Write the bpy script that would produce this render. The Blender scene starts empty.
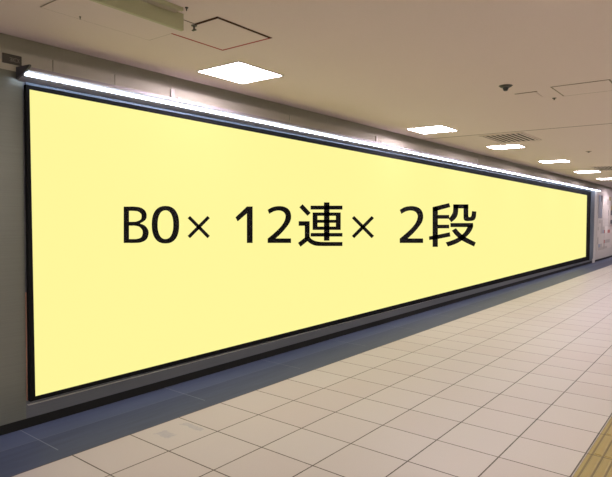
import bpy, bmesh, math, random
from mathutils import Matrix, Vector
random.seed(7)
SC = bpy.context.scene
COL = SC.collection

# ------------------------------------------------------------------ camera
YAW, PITCH, ROLL = 0.66422, -0.04125, 0.009295
cam_d = bpy.data.cameras.new('camera')
cam = bpy.data.objects.new('camera', cam_d)
COL.objects.link(cam)
cam_d.sensor_width = 36.0
cam_d.lens = 552.772 * 36.0 / 612.0
cam_d.clip_start = 0.05
cam_d.clip_end = 200
_f = Vector((-math.sin(YAW) * math.cos(PITCH), math.cos(YAW) * math.cos(PITCH), math.sin(PITCH)))
_r = _f.cross(Vector((0, 0, 1))).normalized()
_u = _r.cross(_f)
_c, _s = math.cos(ROLL), math.sin(ROLL)
_r, _u = _c * _r + _s * _u, -_s * _r + _c * _u
cam.matrix_world = Matrix(((_r.x, _u.x, -_f.x, 3.8414), (_r.y, _u.y, -_f.y, 0.0),
                           (_r.z, _u.z, -_f.z, 1.4945), (0, 0, 0, 1)))
SC.camera = cam

# ------------------------------------------------------------------ world, exposure
w = bpy.data.worlds.new('world'); SC.world = w; w.use_nodes = True
w.node_tree.nodes['Background'].inputs[0].default_value = (0.5, 0.5, 0.55, 1)
w.node_tree.nodes['Background'].inputs[1].default_value = 0.05
SC.view_settings.view_transform = 'Standard'
SC.view_settings.look = 'None'
SC.view_settings.exposure = 0.0
SC.view_settings.gamma = 1.0
SC.view_settings.use_curve_mapping = False

PANEL_STRENGTH = 42.0
PANEL_COLOUR = (1.0, 0.85, 0.98)
WARM_COLOUR = (1.0, 0.93, 0.84)
COOL_COLOUR = (0.98, 0.93, 1.0)
STRIP_STRENGTH = 17.0
STRIP_COLOUR = (0.68, 0.80, 1.0)
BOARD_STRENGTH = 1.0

# ------------------------------------------------------------------ materials
def mat(name, col=(.5, .5, .5), rough=.5, metal=0., spec=.5, emit=None, estr=1.):
    m = bpy.data.materials.new(name); m.use_nodes = True
    b = m.node_tree.nodes['Principled BSDF']
    b.inputs['Base Color'].default_value = (*col, 1)
    b.inputs['Roughness'].default_value = rough
    b.inputs['Metallic'].default_value = metal
    b.inputs['Specular IOR Level'].default_value = spec
    if emit:
        b.inputs['Emission Color'].default_value = (*emit, 1)
        b.inputs['Emission Strength'].default_value = estr
    return m

class NT:
    def __init__(s, m):
        s.m = m; s.t = m.node_tree; s.b = s.t.nodes['Principled BSDF']
    def n(s, typ, **kw):
        x = s.t.nodes.new(typ)
        for k, v in kw.items():
            setattr(x, k, v)
        return x
    def l(s, a, b): s.t.links.new(a, b)
    def put(s, sock, v):
        if hasattr(v, 'default_value') or hasattr(v, 'links'): s.l(v, sock)
        else: sock.default_value = v
    def math(s, op, a, b=0., c=0.):
        x = s.n('ShaderNodeMath', operation=op)
        for i, v in enumerate((a, b, c)): s.put(x.inputs[i], v)
        return x.outputs[0]
    def mix(s, f, a, b):
        x = s.n('ShaderNodeMix', data_type='RGBA')
        s.put(x.inputs[0], f)
        for i, v in ((6, a), (7, b)):
            s.put(x.inputs[i], (*v, 1) if isinstance(v, tuple) and len(v) == 3 else v)
        return x.outputs[2]
    def pos(s):
        g = s.n('ShaderNodeNewGeometry'); q = s.n('ShaderNodeSeparateXYZ')
        s.l(g.outputs['Position'], q.inputs[0])
        return g.outputs['Position'], q.outputs
    def noise(s, vec, scale, detail=3., rough=.5):
        x = s.n('ShaderNodeTexNoise')
        s.l(vec, x.inputs['Vector']); x.inputs['Scale'].default_value = scale
        x.inputs['Detail'].default_value = detail; x.inputs['Roughness'].default_value = rough
        return x.outputs['Fac']
    def scaled(s, vec, sc):
        x = s.n('ShaderNodeVectorMath', operation='MULTIPLY')
        s.l(vec, x.inputs[0]); x.inputs[1].default_value = sc
        return x.outputs[0]
    def bump(s, h, strength, dist):
        x = s.n('ShaderNodeBump'); x.inputs['Strength'].default_value = strength
        x.inputs['Distance'].default_value = dist
        s.l(h, x.inputs['Height']); s.l(x.outputs[0], s.b.inputs['Normal'])

TX0, TY0, TS = 0.6376, 2.178, 0.4138      # tile grid

def line_mask(n, coord, origin, pitch, half):
    """1 within half of a multiple of pitch"""
    a = n.math('DIVIDE', n.math('SUBTRACT', coord, origin), pitch)
    fr = n.math('FRACT', n.math('ADD', a, 0.5))
    d = n.math('MULTIPLY', n.math('ABSOLUTE', n.math('SUBTRACT', fr, 0.5)), pitch)
    return n.math('LESS_THAN', d, half), a

def tile_material():
    m = mat('beige_floor_tiles', rough=.42, spec=.25); n = NT(m)
    vec, p = n.pos()
    wob = n.math('MULTIPLY', n.noise(vec, 60, 2), 0.0034)
    lx, ax = line_mask(n, p[0], TX0, TS, n.math('ADD', wob, 0.0026))
    ly, ay = line_mask(n, p[1], TY0, TS, n.math('ADD', wob, 0.0026))
    cell = n.n('ShaderNodeCombineXYZ')
    n.l(n.math('FLOOR', ax), cell.inputs[0]); n.l(n.math('FLOOR', ay), cell.inputs[1])
    wn = n.n('ShaderNodeTexWhiteNoise', noise_dimensions='3D'); n.l(cell.outputs[0], wn.inputs['Vector'])
    base = n.mix(n.noise(vec, 1.1, 2), (.395, .362, .335), (.43, .375, .345))
    base = n.mix(wn.outputs['Value'], base, (.43, .40, .37))
    sp = n.noise(vec, 220, 2, .7)
    base = n.mix(n.math('MULTIPLY', n.math('SUBTRACT', sp, .35), .7), base, (.27, .245, .215))
    # dirt fading in and out of the joints
    dirt = n.math('MULTIPLY_ADD', n.noise(vec, 2.3, 3), 1.4, 0.05)
    joint = n.math('MAXIMUM', lx, ly)
    grout = n.mix(n.math('MINIMUM', dirt, 1.), (.13, .10, .075), (.022, .014, .010))
    col = n.mix(joint, base, grout)
    # two grey smudges on one tile by the dark border
    for (x0, x1, y0, y1) in ((.755, .885, 2.295, 2.375), (.75, .955, 2.515, 2.565)):
        ex = n.math('MULTIPLY', n.math('SUBTRACT', n.noise(vec, 30, 2), .5), .05)
        dx = n.math('SUBTRACT', n.math('ABSOLUTE', n.math('SUBTRACT', n.math('ADD', p[0], ex), (x0 + x1) / 2)), (x1 - x0) / 2)
        dy = n.math('SUBTRACT', n.math('ABSOLUTE', n.math('SUBTRACT', n.math('ADD', p[1], ex), (y0 + y1) / 2)), (y1 - y0) / 2)
        msk = n.math('LESS_THAN', n.math('MAXIMUM', dx, dy), 0.)
        k = n.math('MULTIPLY', msk, n.math('MULTIPLY_ADD', n.noise(vec, 45, 2), .9, .1))
        col = n.mix(k, col, (.27, .27, .30))
    n.l(col, n.b.inputs['Base Color'])
    n.bump(n.math('SUBTRACT', 1., joint), .5, .003)
    return m

def granite_material():
    m = mat('dark_granite', rough=.5, spec=.15); n = NT(m)
    vec, p = n.pos()
    st = n.noise(n.scaled(vec, (14., 1.1, 1.)), 1.6, 4, .6)
    col = n.mix(st, (.030, .041, .072), (.060, .078, .130))
    inner = n.math('LESS_THAN', p[0], .245)
    col = n.mix(n.math('MULTIPLY', inner, .35), col, (.10, .13, .21))
    fine = n.noise(vec, 160, 2, .7)
    col = n.mix(n.math('MULTIPLY', fine, .3), col, (.05, .05, .07))
    ly, _ = line_mask(n, p[1], 1.747, 1.22, 0.003)
    lx = n.math('LESS_THAN', n.math('ABSOLUTE', n.math('SUBTRACT', p[0], .245)), .0025)
    ly = n.math('MULTIPLY', ly, n.math('LESS_THAN', p[0], .50))
    col = n.mix(n.math('MULTIPLY', n.math('MAXIMUM', n.math('MULTIPLY', lx, .5), ly), .6), col, (.24, .26, .30))
    n.l(col, n.b.inputs['Base Color'])
    return m

def ceiling_material():
    m = mat('painted_ceiling_board', rough=.9, spec=.15); n = NT(m)
    vec, p = n.pos()
    col = n.mix(n.noise(vec, .35, 2), (.68, .59, .57), (.71, .60, .59))
    col = n.mix(n.math('MULTIPLY', n.noise(vec, 90, 2), .12), col, (.40, .37, .32))
    # board seams
    s1 = n.math('LESS_THAN', n.math('ABSOLUTE', n.math('SUBTRACT', p[1], 7.62)), .018)
    s2 = n.math('LESS_THAN', n.math('ABSOLUTE', n.math('SUBTRACT', p[1], 14.2)), .02)
    s = n.math('MAXIMUM', s1, s2)
    col = n.mix(n.math('MULTIPLY', s, .85), col, (.16, .12, .10))
    n.l(col, n.b.inputs['Base Color'])
    return m

def brushed(name, col, rough, metal, spec=.5, amp=.25):
    m = mat(name, col, rough, metal, spec); n = NT(m)
    vec, p = n.pos()
    f = n.noise(n.scaled(vec, (3., .25, 60.)), 3., 3)
    dark = tuple(c * (1 - amp) for c in col)
    n.l(n.mix(f, dark, col), n.b.inputs['Base Color'])
    n.l(n.math('MULTIPLY_ADD', f, .12, rough - .06), n.b.inputs['Roughness'])
    return m

M = {}
M['tiles'] = tile_material()
M['granite'] = granite_material()
M['ceiling'] = ceiling_material()
M['steel_wall'] = brushed('dull_steel_wall_panel', (.19, .20, .175), .36, .5)
M['steel_sill'] = brushed('dark_steel_skirt', (.15, .16, .18), .5, .4)
M['rim'] = brushed('case_rim_steel', (.13, .17, .22), .5, .3)
M['copper'] = mat('copper_edge', (.55, .30, .20), .4, .6)
M['fascia'] = mat('beige_fascia', (.46, .44, .36), .7)
M['black'] = mat('black_recess', (.012, .012, .012), .7, spec=.2)
M['frame'] = mat('matt_black_frame', (.0085, .0085, .0085), .8, spec=.05)
M['yellow'] = mat('yellow_sheet_added_glow', (.02, .02, .01), .9, spec=0., emit=(.991, .922, .331), estr=BOARD_STRENGTH)  # emission added for a flat, even yellow; the sheet is no lamp
M['ink'] = mat('black_lettering', (.009, .009, .009), .9, spec=.03)
M['panel'] = mat('lit_ceiling_panel', (.9, .9, .9), .5, emit=PANEL_COLOUR, estr=PANEL_STRENGTH)
M['fill_warm'] = mat('added_fill_panel_warm', (.9, .9, .9), .5, emit=WARM_COLOUR, estr=PANEL_STRENGTH * 2.2)  # stronger tinted emission for the added right row of fill lights
M['fill_cool'] = mat('added_fill_panel_cool', (.9, .9, .9), .5, emit=COOL_COLOUR, estr=PANEL_STRENGTH * 2.4)
M['strip'] = mat('lit_strip', (.9, .9, .9), .5, emit=STRIP_COLOUR, estr=STRIP_STRENGTH)
M['white_trim'] = mat('white_enamel', (.55, .53, .50), .5)
M['housing'] = mat('grey_lamp_housing', (.30, .28, .30), .45, .3)
M['darkcap'] = mat('dark_end_cap', (.035, .035, .045), .5)
M['olive'] = mat('olive_paint', (.42, .42, .26), .6)
M['olive_light'] = mat('pale_olive_paint', (.42, .38, .29), .6)
M['gap'] = mat('dark_seam', (.07, .035, .03), .9, spec=.1)
M['gap_pink'] = mat('reddish_seam', (.36, .07, .08), .9, spec=.1)
M['gap_faint'] = mat('faint_seam', (.25, .21, .17), .9, spec=.1)
M['hatch'] = M['ceiling']
M['sensor'] = mat('dark_plastic', (.05, .045, .04), .5)
M['chrome'] = mat('pale_metal', (.6, .6, .58), .35, .6)
M['plate'] = mat('dark_plate', (.045, .04, .03), .6)
M['plate_ink'] = mat('pale_plate_lettering', (.22, .21, .17), .7)
M['plaster'] = mat('pale_wall_panel', (.50, .47, .43), .7)
M['paper'] = mat('poster_paper', (.52, .49, .44), .6)
M['wall'] = mat('painted_wall', (.50, .47, .42), .7)

def tactile_material():
    m = mat('yellow_tactile_tile', rough=.55, spec=.3); n = NT(m)
    vec, p = n.pos()
    ly, ay = line_mask(n, p[1], TY0, TS, 0.004)
    lx, ax = line_mask(n, p[0], 3.156, .0605, 0.0055)
    base = n.mix(n.noise(vec, 6, 3), (.25, .19, .065), (.31, .24, .085))
    base = n.mix(n.math('MULTIPLY', n.noise(vec, 150, 2, .7), .4), base, (.15, .10, .04))
    n.l(n.mix(n.math('MAXIMUM', n.math('MULTIPLY', lx, .6), ly), base, (.05, .03, .012)), n.b.inputs['Base Color'])
    return m
M['tactile'] = tactile_material()

# ------------------------------------------------------------------ mesh helpers
def box(bm, x0, x1, y0, y1, z0, z1):
    v = [bm.verts.new(c) for c in ((x0, y0, z0), (x1, y0, z0), (x1, y1, z0), (x0, y1, z0),
                                   (x0, y0, z1), (x1, y0, z1), (x1, y1, z1), (x0, y1, z1))]
    for f in ((0, 3, 2, 1), (4, 5, 6, 7), (0, 1, 5, 4), (1, 2, 6, 5), (2, 3, 7, 6), (3, 0, 4, 7)):
        bm.faces.new([v[i] for i in f])

def prism_y(bm, pts, y0, y1):
    """extrude an (x,z) outline along y"""
    a = [bm.verts.new((x, y0, z)) for x, z in pts]
    b = [bm.verts.new((x, y1, z)) for x, z in pts]
    k = len(pts)
    for i in range(k):
        bm.faces.new((a[i], a[(i + 1) % k], b[(i + 1) % k], b[i]))
    bm.faces.new(a[::-1]); bm.faces.new(b)

def cyl(bm, c, r0, r1, z0, z1, seg=24):
    rings = []
    for r, z in ((r0, z0), (r1, z1)):
        rings.append([bm.verts.new((c[0] + r * math.cos(2 * math.pi * i / seg), c[1] + r * math.sin(2 * math.pi * i / seg), z)) for i in range(seg)])
    a, b = rings
    for i in range(seg):
        bm.faces.new((a[i], a[(i + 1) % seg], b[(i + 1) % seg], b[i]))
    bm.faces.new(a[::-1]); bm.faces.new(b)

def obj(name, bm, m, parent=None, bevel=0., kind=None, label=None):
    bmesh.ops.recalc_face_normals(bm, faces=bm.faces)
    me = bpy.data.meshes.new(name); bm.to_mesh(me); bm.free()
    me.materials.append(m)
    o = bpy.data.objects.new(name, me); COL.objects.link(o)
    if parent:
        o.parent = parent
        o.matrix_parent_inverse = Matrix.Translation(-Vector(parent.location)) if parent.type == 'EMPTY' else Matrix()
    if bevel:
        b = o.modifiers.new('bevel', 'BEVEL'); b.width = bevel; b.segments = 2; b.limit_method = 'ANGLE'
    if kind: o['kind'] = kind
    if label: o['label'] = label
    return o

def boxo(name, m, *c, parent=None, bevel=0., kind=None, label=None):
    bm = bmesh.new(); box(bm, *c)
    return obj(name, bm, m, parent, bevel, kind, label)

def thing(name, label, cat, loc, group=None):
    o = bpy.data.objects.new(name, None); COL.objects.link(o)
    o.location = loc; o.empty_display_size = .1
    o['label'] = label; o['category'] = cat
    if group: o['group'] = group
    return o

def dup(root, loc, label, group):
    r = root.copy(); COL.objects.link(r); r.location = loc; r['label'] = label; r['group'] = group
    for ch in list(root.children):
        c = ch.copy(); COL.objects.link(c); c.parent = r
    return r

# ------------------------------------------------------------------ setting
YA, YB, XR, ZC = -6.0, 34.0, 6.6, 2.65
X_T = 3.128                                   # start of tactile strip
bm = bmesh.new(); box(bm, -.30, XR, YA, YB, -.25, -.02)
obj('floor_slab', bm, M['wall'], kind='structure').name = 'floor'
boxo('floor', M['granite'], -.04, TX0 - .004, YA, YB, -.02, 0, kind='structure')
boxo('floor', M['tiles'], TX0 - .004, X_T, YA, YB, -.02, 0, kind='structure')
boxo('floor', M['tiles'], X_T + .30 + .004, XR, YA, YB, -.02, 0, kind='structure')

# ceiling with the rounded edge of the gap along the wall
XE = -0.02
bm = bmesh.new()
pts = [(XR, ZC), (XR, 2.95), (XE, 2.95), (XE, ZC + .05)]
for i in range(1, 6):
    a = math.pi + i * (math.pi / 2) / 6
    pts.append((XE + .13 + .13 * math.cos(a), ZC + .05 + .05 * math.sin(a)))
pts.append((XE + .13, ZC))
prism_y(bm, pts, YA, YB)
obj('ceiling', bm, M['ceiling'], kind='structure')

boxo('wall_left', M['fascia'], -.30, -.10, YA, YB, 0, 2.95, kind='structure')
boxo('wall_right', M['wall'], XR, XR + .15, YA, YB, -.02, 2.95, kind='structure')
boxo('wall_back', M['wall'], -.30, XR + .15, YA - .15, YA, -.02, 2.95, kind='structure')
boxo('wall_far', M['wall'], -.30, XR + .15, YB, YB + .15, -.02, 2.95, kind='structure')
# steel cladding of the board wall
boxo('wall_panelling', M['steel_wall'], -.10, 0, YA, 1.784, .072, 2.44, kind='structure').name = 'wall_left.001'
boxo('wall_left.002', M['steel_sill'], -.10, 0, 1.784, 20.95, .072, 2.44, kind='structure')
boxo('wall_left.003', M['plaster'], -.10, 0, 21.0, YB, .072, 2.575, kind='structure')
boxo('baseboard_left', M['black'], -.10, -.015, YA, YB, 0, .072, kind='structure')
# upper beige fascia in lengths with fine seams
seams = [YA, 1.20, 1.997, 2.489, 3.035, 4.6, 6.4, 8.2, 10.0, 11.8, 13.6, 15.4, 17.2, 19.0, 20.97]
bm = bmesh.new()
for a, b in zip(seams[:-1], seams[1:]):
    box(bm, -.10, -.002, a + .003, b - .003, 2.44, 2.575)
obj('trim_1', bm, M['fascia'], kind='structure')
# end post of the board wall
boxo('trim_2', M['white_trim'], 0, .03, 20.46, 20.78, 0.0, 2.44, kind='structure')

# ------------------------------------------------------------------ advertising board
board = thing('advertising_board', 'huge yellow advertising board with added glow and black lettering along the left wall', 'advertising board', (0, 11, .17))
XF = .030
outer = [(1.792, 2.359), (19.789, 2.365), (19.88, .137), (1.798, .195)]
inner = [(1.815, 2.331), (19.239, 2.222), (19.339, .272), (1.832, .223)]
bm = bmesh.new()
boxo('top_rail', M['rim'], .001, .020, 1.80, 20.44, 2.360, 2.378, parent=board, label='bluish steel rail along the top')
boxo('side_rail', M['rim'], .001, .032, 19.90, 20.44, .150, 2.360, parent=board, label='bluish steel rail at the far end')
# black border: bevelled outer box with a sunken opening
fo = [bm.verts.new((XF + .004, y, z)) for y, z in outer]
fi = [bm.verts.new((XF + .004, y, z)) for y, z in inner]
bo = [bm.verts.new((.001, y, z)) for y, z in outer]
bi = [bm.verts.new((.001, y, z)) for y, z in inner]
for i in range(4):
    j = (i + 1) % 4
    bm.faces.new((fo[i], fo[j], fi[j], fi[i])); bm.faces.new((fo[i], fo[j], bo[j], bo[i]))
    bm.faces.new((fi[i], fi[j], bi[j], bi[i])); bm.faces.new((bo[i], bo[j], bi[j], bi[i]))
obj('border', bm, M['frame'], board, label='black border around the yellow sheet')
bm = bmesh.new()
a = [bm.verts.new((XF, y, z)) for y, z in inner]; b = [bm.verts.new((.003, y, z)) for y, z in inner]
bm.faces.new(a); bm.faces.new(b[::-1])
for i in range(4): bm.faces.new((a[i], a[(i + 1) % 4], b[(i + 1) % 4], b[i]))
obj('sheet', bm, M['yellow'], board, label='plain yellow sheet with added glow')
boxo('edge_strip', M['copper'], .001, .010, 1.786, 1.790, .20, .95, parent=board, label='thin copper coloured edge strip')
boxo('sill', M['white_trim'], .001, .022, 1.79, 20.0, .167, .170, parent=board, label='thin bright sill under the board')

# lettering: the drawing's coordinates -> the board's own (y, z)
HM = (0.00398356843, -0.000172738339, 1.63126763, -0.00193683073, -0.00653659097, 2.8680894, -0.0013360823, -5.55740398e-05, 1.0)
def onboard(u, v):
    d = HM[6] * u + HM[7] * v + HM[8]
    return ((HM[0] * u + HM[1] * v + HM[2]) / d, (HM[3] * u + HM[4] * v + HM[5]) / d)
XL0, XL1 = XF + .0005, XF + .004

def catmull(p, k):
    out = []
    q = [p[0]] + list(p) + [p[-1]]
    segs = len(p) - 1
    for i in range(k + 1):
        t = i / k * segs; s = min(int(t), segs - 1); t -= s
        a, b, c, d = q[s], q[s + 1], q[s + 2], q[s + 3]
        out.append(tuple(.5 * (2 * b[j] + (c[j] - a[j]) * t + (2 * a[j] - 5 * b[j] + 4 * c[j] - d[j]) * t * t + (3 * b[j] - a[j] - 3 * c[j] + d[j]) * t ** 3) for j in (0, 1)))
    return out

class Glyph:
    def __init__(s, ox, oy, sc): s.bm = bmesh.new(); s.o = (ox, oy, sc)
    def V(s, p, x):
        y, z = onboard(s.o[0] + p[0] / s.o[2], s.o[1] + p[1] / s.o[2])
        return s.bm.verts.new((x, y, z))
    def poly(s, pts):
        a = [s.V(p, XL1) for p in pts]; b = [s.V(p, XL0) for p in pts]
        f = s.bm.faces.new(a); s.bm.faces.new(b[::-1])
        for i in range(len(pts)): s.bm.faces.new((a[i], a[(i + 1) % len(pts)], b[(i + 1) % len(pts)], b[i]))
    def rect(s, x0, y0, x1, y1): s.poly([(x0, y0), (x1, y0), (x1, y1), (x0, y1)])
    def ribbon(s, L, R, k=28, smooth=True, closed=False):
        if smooth: L, R = catmull(L, k), catmull(R, k)
        n = len(L)
        a = [s.V(p, XL1) for p in L]; b = [s.V(p, XL1) for p in R]
        c = [s.V(p, XL0) for p in L]; d = [s.V(p, XL0) for p in R]
        for i in range(n if closed else n - 1):
            j = (i + 1) % n
            s.bm.faces.new((a[i], a[j], b[j], b[i])); s.bm.faces.new((c[i], c[j], d[j], d[i]))
            s.bm.faces.new((a[i], a[j], c[j], c[i])); s.bm.faces.new((b[i], b[j], d[j], d[i]))
        if not closed:
            s.bm.faces.new((a[0], b[0], d[0], c[0])); s.bm.faces.new((a[-1], b[-1], d[-1], c[-1]))
    def done(s, what):
        return obj('character', s.bm, M['ink'], board, label=what)

def sup(cx, cy, rx, ry, e, n=64):
    o = []
    for i in range(n):
        a = 2 * math.pi * i / n; c, s_ = math.cos(a), math.sin(a)
        o.append((cx + rx * math.copysign(abs(c) ** (2 / e), c), cy + ry * math.copysign(abs(s_) ** (2 / e), s_)))
    return o

g = Glyph(115, 195, 7.943)
g.rect(72, 92, 112.5, 381)
g.ribbon([(112, 92), (155, 92), (205, 100), (240, 124), (253, 160), (243, 198), (195, 229)],
         [(112, 126), (145, 126), (185, 131), (208, 147), (214, 168), (206, 196), (165, 213)])
g.ribbon([(112, 213), (140, 213), (165, 212)], [(112, 243), (150, 243), (197, 228)], 8)
g.ribbon([(190, 224), (235, 241), (263, 274), (268, 310), (250, 354), (205, 377), (150, 381), (112, 381)],
         [(150, 243), (190, 250), (216, 272), (223, 300), (213, 334), (182, 348), (150, 350), (112, 350)])
g.done('black letter B painted at the left of the lettering')
g = Glyph(115, 195, 7.943)
g.ribbon(sup(403, 236, 108, 149, 2.35), sup(403, 236, 63, 114, 2.3), smooth=False, closed=True)
g.done('black digit 0 beside the letter B')
for ox, what in ((0, 'black multiplication sign after the digit 0'), (164.15, 'second black multiplication sign, after the first Japanese character')):
    g = Glyph(185 + ox, 195, 7.95)
    g.poly([(24, 184), (42, 167), (199, 325), (181, 343)])
    g.poly([(181, 167), (199, 184), (42, 343), (24, 325)])
    g.done(what)
g = Glyph(230, 195, 7.943)
g.poly([(137, 91), (181, 91), (181, 381), (137, 381)]); g.poly([(138, 91), (138, 144), (63, 209), (47, 177)])
g.done('black digit 1')
for ox, what in ((0, 'black digit 2 right of the digit 1'), (132.05, 'black digit 2 before the last Japanese character')):
    g = Glyph(230 + ox, 195, 7.943)
    g.ribbon([(302, 118), (340, 97), (390, 88), (440, 96), (475, 124), (487, 170), (477, 215), (445, 262), (405, 307), (362, 347)],
             [(314, 149), (350, 130), (390, 123), (424, 132), (442, 155), (443, 182), (428, 222), (393, 266), (350, 306), (303, 346)], 40)
    g.rect(302, 345, 486, 381)
    g.done(what)
g = Glyph(295, 198, 9.18)
g.poly([(43, 85), (72, 58), (146, 137), (117, 163)])
g.rect(146, 70, 437, 106); g.rect(269, 40, 318, 392)
g.rect(165, 133, 208, 293); g.rect(378, 133, 421, 293)
for y0, y1 in ((133, 164), (200, 228), (262, 293)): g.rect(207, y0, 379, y1)
g.rect(147, 321, 437, 354)
g.rect(37, 213, 136, 255); g.rect(93, 250, 136, 372)
g.poly([(31, 412), (93, 364), (126, 388), (53, 447)])
g.ribbon([(136, 355), (155, 378), (195, 396), (250, 403), (340, 404), (437, 404)],
         [(94, 368), (132, 410), (185, 436), (250, 441), (340, 441), (437, 441)])
g.done('black Japanese character meaning row')
g = Glyph(427, 198, 8.833)
g.rect(52, 80, 97, 432)
g.poly([(52, 80), (197, 45), (207, 80), (97, 110), (52, 118)])
g.rect(97, 150, 197, 183); g.rect(97, 236, 197, 268)
g.poly([(20, 340), (97, 325), (202, 303), (208, 340), (97, 362), (22, 371)])
g.ribbon([(234, 56), (234, 95), (230, 128), (216, 156), (193, 182)],
         [(278, 56), (277, 110), (270, 152), (251, 184), (217, 213)], 20)
g.rect(234, 56, 367, 92)
g.rect(325, 56, 366, 165)
g.ribbon([(325, 155), (327, 188), (343, 202), (372, 204), (408, 199), (426, 185), (434, 158), (437, 119)],
         [(366, 155), (368, 164), (372, 168), (378, 169), (388, 167), (394, 158), (397, 142), (400, 116)], 30)
g.rect(210, 221, 408, 257)
g.ribbon([(408, 225), (406, 262), (377, 312), (325, 362), (262, 402), (187, 428)],
         [(364, 250), (358, 262), (333, 303), (290, 341), (235, 370), (168, 392)], 24)
g.ribbon([(257, 267), (298, 313), (350, 350), (432, 392)], [(222, 288), (256, 330), (310, 375), (417, 428)], 20)
g.done('black Japanese character meaning tier')

# ------------------------------------------------------------------ light strip above the board
Y0, Y1 = 1.742, 20.9
lf = thing('strip_light', 'long white strip light with grey hood running above the yellow board', 'light fixture', (0, 11, 2.40))
bm = bmesh.new()
prism_y(bm, [(.002, 2.3810), (.002, 2.4510), (.135, 2.4450), (.135, 2.4290), (.08, 2.4130)], Y0 + .012, Y1)
obj('hood', bm, M['housing'], lf)
bm = bmesh.new()
prism_y(bm, [(.084, 2.4133), (.112, 2.4217), (.115, 2.4160), (.108, 2.4100), (.090, 2.4050)], Y0 + .016, Y1)
obj('diffuser', bm, M['strip'], lf,  label='glowing white tube cover')
bm = bmesh.new()
prism_y(bm, [(.1365, 2.4290), (.1365, 2.4530), (.146, 2.4530), (.146, 2.4310)], Y0 + .012, Y1)
obj('front_lip', bm, M['housing'], lf)
bm = bmesh.new()
prism_y(bm, [(.001, 2.390), (.001, 2.470), (.185, 2.458), (.185, 2.446), (.12, 2.420)], Y0, Y0 + .014)
obj('end_cap', bm, M['darkcap'], lf, label='dark wedge shaped end cap')
bm = bmesh.new()
prism_y(bm, [(.001, 2.392), (.001, 2.470), (.15, 2.463), (.15, 2.445), (.12, 2.424)], Y1, Y1 + .014)
obj('end_cap', bm, M['housing'], lf)
for yy in (3.035, 6.4, 10.0, 13.6, 17.2):
    bm = bmesh.new(); box(bm, -.001, .015, yy - .018, yy + .018, 2.46, 2.56); box(bm, -.001, .10, yy - .018, yy + .018, 2.468, 2.476)
    obj('bracket', bm, M['white_trim'], lf)

# small dark plate by the fixture's end
pl = thing('location_plate', 'small dark plate with faint pale markings at the upper left edge beside the strip light', 'sign', (0, 1.715, 2.50))
boxo('plate', M['plate'], -.002, .008, 1.655, 1.778, 2.482, 2.545, parent=pl, bevel=.002)
bm = bmesh.new()
y = 1.700
for strokes in (((0, 0, 1, 0), (1, 0, 1, 1), (1, 1, 0, 1), (.3, .5, 1, .5)), ((0, 0, 1, 1), (0, 1, 1, 0)), ((1, 0, 0, 0), (0, 0, 0, 1), (0, 1, 1, 1)), ((0, 0, 1, 1), (0, 1, 1, 0))):
    for a0, b0, a1, b1 in strokes:
        A = Vector((y + a0 * .011, 2.500 + b0 * .022)); B = Vector((y + a1 * .011, 2.500 + b1 * .022))
        d = (B - A).normalized() * .0014; nrm = Vector((-d.y, d.x))
        vs = [bm.verts.new((.0085, q.x, q.y)) for q in (A - d + nrm, B + d + nrm, B + d - nrm, A - d - nrm)]
        bm.faces.new(vs)
    y += .0165
obj('marking', bm, M['plate_ink'], pl)

# ------------------------------------------------------------------ ceiling panels
def panel_light(label, x, yc, sx, sy, group, tint='panel'):
    t = thing('ceiling_light', label, 'ceiling light', (x, yc, ZC), group)
    fz = .012
    bm = bmesh.new()
    X0, X1, Y0_, Y1_ = x - sx / 2, x + sx / 2, yc - sy / 2, yc + sy / 2
    for c in ((X0 - fz, X1 + fz, Y0_ - fz, Y0_), (X0 - fz, X1 + fz, Y1_, Y1_ + fz), (X0 - fz, X0, Y0_, Y1_), (X1, X1 + fz, Y0_, Y1_)):
        box(bm, *c, ZC - .006, ZC + .0)
    obj('frame', bm, M['white_trim'], t)
    boxo('diffuser', M[tint], X0, X1, Y0_, Y1_, ZC - .005, ZC - .001, parent=t, label='glowing white square diffuser')
    return t
G = 'square ceiling lights along the board wall'
for lab, x, yc, sx, sy in (
        ('largest and nearest square ceiling light, beside the square hatch', .605, 3.25, .46, .50),
        ('second nearest square ceiling light, alone in the middle of the ceiling', .60, 6.83, .48, .50),
        ('third square ceiling light, just in front of the nearer air vent', .80, 9.15, .49, .42),
        ('fourth square ceiling light, between the two air vents', .83, 12.05, .50, .40),
        ('fifth square ceiling light, beside the farther air vent', .83, 15.15, .50, .50),
        ('farthest square ceiling light, cut by the right edge of the picture', .80, 18.1, .50, .50)):
    panel_light(lab, x, yc, sx, sy, G)
for x, yc, lab in ((.6, -.4, 'square ceiling light over the board wall, just behind the picture'), (.6, -4.0, 'square ceiling light over the board wall, by the rear wall'),
                   (4.9, -3.8, 'unseen fill light added in the right row, by the rear wall'), (4.9, -.4, 'unseen fill light added in the right row, above the viewer'),
                   (4.9, 3.25, 'unseen right row fill light added level with the square hatch'), (4.9, 6.8, 'unseen right row fill light added level with the second board light'),
                   (4.9, 10.4, 'unseen right row fill light added level with the nearer air vent'), (4.9, 14.0, 'unseen right row fill light added level with the farther air vent'),
                   (4.9, 18.0, 'unseen right row fill light added level with the far end of the board'), (4.9, 23, 'unseen right row fill light added level with the wall posters'),
                   (.8, 22.5, 'ceiling light above the wall posters'), (.8, 27, 'ceiling light over the wall beyond the posters'),
                   (4.9, 29, 'unseen right row fill light added by the far wall')):
    panel_light(lab, x, yc, .5, .5, 'ceiling lights and added fill lights out of view', 'panel' if x < 2 else 'fill_warm' if yc < 8 else 'fill_cool')  # right row: unseen lamps added to brighten and tint the floor

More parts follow.
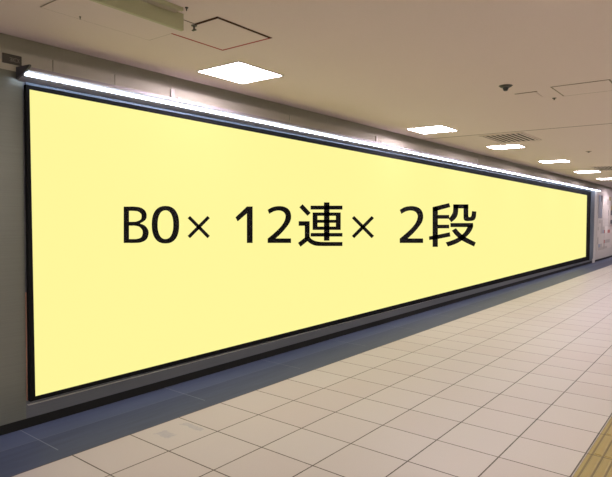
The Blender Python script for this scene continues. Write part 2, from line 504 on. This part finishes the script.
# ------------------------------------------------------------------ hatches in the ceiling
def hatch(label, x0, x1, y0, y1, wd, mats):
    t = thing('ceiling_hatch', label, 'hatch', ((x0 + x1) / 2, (y0 + y1) / 2, ZC))
    boxo('cover', M['hatch'], x0 + wd, x1 - wd, y0 + wd, y1 - wd, ZC - .004, ZC + .0, parent=t)
    for mm, c in zip(mats, ((x0, x1, y0, y0 + wd), (x0, x1, y1 - wd, y1), (x0, x0 + wd, y0, y1), (x1 - wd, x1, y0, y1))):
        boxo('seam', mm, *c, ZC - .003, ZC - .0005, parent=t)
    return t
hatch('square ceiling hatch with dark reddish outline behind the olive box', .945, 1.41, 2.25, 2.73, .020, (M['gap'], M['gap_pink'], M['gap_pink'], M['gap']))
hatch('faintly outlined ceiling hatch at the right edge of the picture', 2.49, 2.96, 5.2, 5.66, .014, (M['gap_faint'],) * 4)
hatch('large faint ceiling hatch at the top left corner, beside the olive box', .72, 1.21, 1.55, 2.28, .005, (M['gap_faint'],) * 4)
# latch on the reddish hatch
lt = thing('ceiling_hook', 'tiny dark hook in the ceiling at the corner of the reddish hatch', 'hook', (1.19, 2.262, ZC))
bm = bmesh.new(); cyl(bm, (1.19, 2.262), .018, .018, ZC - .008, ZC, 12); cyl(bm, (1.19, 2.262), .006, .006, ZC - .03, ZC - .008, 10)
obj('stem', bm, M['sensor'], lt)
bm = bmesh.new(); box(bm, 1.175, 1.205, 2.256, 2.268, ZC - .036, ZC - .030)
obj('hook_tip', bm, M['sensor'], lt)

# ------------------------------------------------------------------ olive box hanging under the ceiling
ob = thing('hanging_box', 'olive green box hung under the ceiling at the top left edge of the picture', 'ceiling box', (1.25, 1.3, 2.55))
boxo('body', M['olive'], 1.262, 1.285, .10, 2.105, 2.553, 2.649, parent=ob, bevel=.003)
boxo('rail', M['olive_light'], 1.285, 1.345, .10, 2.04, 2.636, 2.6495, parent=ob, label='pale rail along the box')
boxo('rail', M['olive'], 1.345, 1.36, .10, 2.04, 2.63, 2.6495, parent=ob)

# ------------------------------------------------------------------ small things on the ceiling
sp = thing('smoke_detector', 'round dark smoke detector on the bare ceiling at the upper right', 'smoke detector', (2.19, 4.93, ZC))
bm = bmesh.new(); cyl(bm, (2.19, 4.93), .040, .060, ZC - .016, ZC - .0005, 28); obj('base', bm, M['sensor'], sp, bevel=.002)
bm = bmesh.new(); cyl(bm, (2.19, 4.93), .016, .028, ZC - .045, ZC - .016, 20); obj('sensor_head', bm, M['darkcap'], sp, bevel=.002)
for lab, x, yc, r in (('tiny dark ceiling nozzle at the top left, left of the olive box', .765, 1.765, .008),
                      ('tiny dark ceiling nozzle right above the olive box', 1.375, 2.05, .010),
                      ('tiny dark ceiling nozzle beside the hatch at the right edge', 2.40, 5.70, .020),
                      ('tiny dark ceiling nozzle between the ceiling lights and the right edge', 1.752, 10.57, .05)):
    t = thing('ceiling_nozzle', lab, 'nozzle', (x, yc, ZC))
    bm = bmesh.new(); cyl(bm, (x, yc), r * .8, r, ZC - .006, ZC - .0005, 16); obj('rose', bm, M['gap_faint'] if r > .03 else M['sensor'], t)
    bm = bmesh.new(); cyl(bm, (x, yc), r * .3, r * .4, ZC - .02, ZC - .006, 12); obj('tip', bm, M['sensor'], t)
pt = thing('ceiling_plate', 'small pale plate set in the ceiling right of the smoke detector', 'plate', (2.25, 5.45, ZC))
boxo('cover', M['hatch'], 2.17, 2.33, 5.32, 5.56, ZC - .004, ZC - .0005, parent=pt)
boxo('slot', M['gap_faint'], 2.15, 2.35, 5.30, 5.315, ZC - .004, ZC - .0005, parent=pt)

def vent(label, x0, x1, y0, y1, nsl):
    t = thing('air_vent', label, 'vent', ((x0 + x1) / 2, (y0 + y1) / 2, ZC), 'slatted ceiling air vents')
    boxo('backing', M['black'], x0 + .02, x1 - .02, y0 + .02, y1 - .02, ZC - .003, ZC - .0005, parent=t)
    bm = bmesh.new(); k = .022
    for c in ((x0, x1, y0, y0 + k), (x0, x1, y1 - k, y1), (x0, x0 + k, y0, y1), (x1 - k, x1, y0, y1)): box(bm, *c, ZC - .01, ZC - .0005)
    obj('frame', bm, M['hatch'], t)
    for i in range(nsl):
        x = x0 + k + (x1 - x0 - 2 * k) * (i + .5) / nsl; hw = (x1 - x0) / nsl * .15
        bm = bmesh.new(); prism_y(bm, [(x - hw, ZC - .008), (x + hw, ZC - .008), (x + hw, ZC - .003), (x - hw, ZC - .003)], y0 + k, y1 - k)
        obj('slat', bm, M['hatch'], t)
vent('slatted air vent in the ceiling just behind the third ceiling light', .90, 1.50, 7.72, 8.62, 8)
vent('smaller looking slatted air vent at the right edge, beside the fifth light', 1.15, 1.75, 13.7, 14.9, 8)

# ------------------------------------------------------------------ tactile paving
tp = thing('tactile_paving', 'ochre yellow tactile paving strip with raised bars at the lower right corner', 'tactile paving', (X_T + .15, 14, 0))
boxo('paving_slab', M['tactile'], X_T + .003, X_T + .30, YA + .01, YB - .01, -.019, 0.0, parent=tp)
bm = bmesh.new()
k = int((YA - TY0) / TS) + 1
while TY0 + (k + 1) * TS < 14:
    y0 = TY0 + k * TS + .014; y1 = TY0 + (k + 1) * TS - .014
    for i in range(4):
        x = 3.18625 + i * .0605
        pr = [(x - .024, 0.0), (x - .017, .005), (x + .017, .005), (x + .024, 0.0)]
        a = [bm.verts.new((px, y0 + (0 if z == 0 else .006), z)) for px, z in pr]
        b = [bm.verts.new((px, y1 - (0 if z == 0 else .006), z)) for px, z in pr]
        for q in range(3): bm.faces.new((a[q], a[q + 1], b[q + 1], b[q]))
        bm.faces.new(a[::-1]); bm.faces.new(b)
    k += 1
obj('raised_bars', bm, M['tactile'], tp, kind='stuff')

# ------------------------------------------------------------------ posters beyond the board
def print_material(name, paper, inks, seed, cy, cz, amount):
    """paper printed with rows of small blocks, laid out in the wall's own y and z"""
    m = mat(name, paper, .6, spec=.2); n = NT(m)
    vec, p = n.pos()
    c = n.n('ShaderNodeCombineXYZ')
    n.l(n.math('FLOOR', n.math('DIVIDE', p[1], cy)), c.inputs[0]); n.l(n.math('FLOOR', n.math('DIVIDE', p[2], cz)), c.inputs[1])
    c.inputs[2].default_value = seed
    wn = n.n('ShaderNodeTexWhiteNoise', noise_dimensions='3D'); n.l(c.outputs[0], wn.inputs['Vector'])
    ramp = n.n('ShaderNodeValToRGB'); ramp.color_ramp.interpolation = 'CONSTANT'
    n.l(wn.outputs['Value'], ramp.inputs[0]); e = ramp.color_ramp.elements
    e[0].position = 0; e[0].color = (*paper, 1); e[1].position = 1 - amount; e[1].color = (*inks[0], 1)
    for k, q in enumerate(inks[1:]):
        x = e.new(1 - amount * (1 - (k + 1) / len(inks))); x.color = (*q, 1)
    n.l(ramp.outputs[0], n.b.inputs['Base Color'])
    return m
def poster(label, y0, y1, z0, z1, m):
    o = boxo('wall_poster', m, .001, .014, y0, y1, z0, z1)
    o['label'] = label; o['category'] = 'poster'; o['group'] = 'posters on the wall beyond the board'
K, T, RD, BR, BL, PL = (.12, .12, .13), (.40, .37, .33), (.45, .16, .14), (.33, .28, .12), (.25, .29, .36), (.66, .63, .58)
poster('dark grey narrow poster next to the far end of the yellow board', 21.25, 21.85, 1.50, 2.30, print_material('print_a', (.27, .28, .30), (K, BL), 1., .3, .26, .5))
poster('pale crowded notice sheet below the dark grey narrow poster', 21.25, 22.3, .38, 1.44, print_material('print_b', (.56, .53, .48), (T, T, BL), 2., .35, .12, .45))
poster('pale tall notice sheet standing right of the dark grey narrow poster', 21.95, 23.1, 1.50, 2.30, print_material('print_c', (.56, .53, .48), (T, K, PL), 3., .36, .2, .4))
poster('notice sheet with brown marks at the right edge, the upper of two', 23.2, 24.8, 1.30, 2.30, print_material('print_d', (.54, .50, .45), (T, BR, BR, K), 4., .5, .18, .4))
poster('pale notice sheet with red marks at the right edge, the lower of two', 22.4, 24.8, .40, 1.22, print_material('print_e', (.58, .54, .49), (T, RD, PL, T), 5., .5, .12, .4))
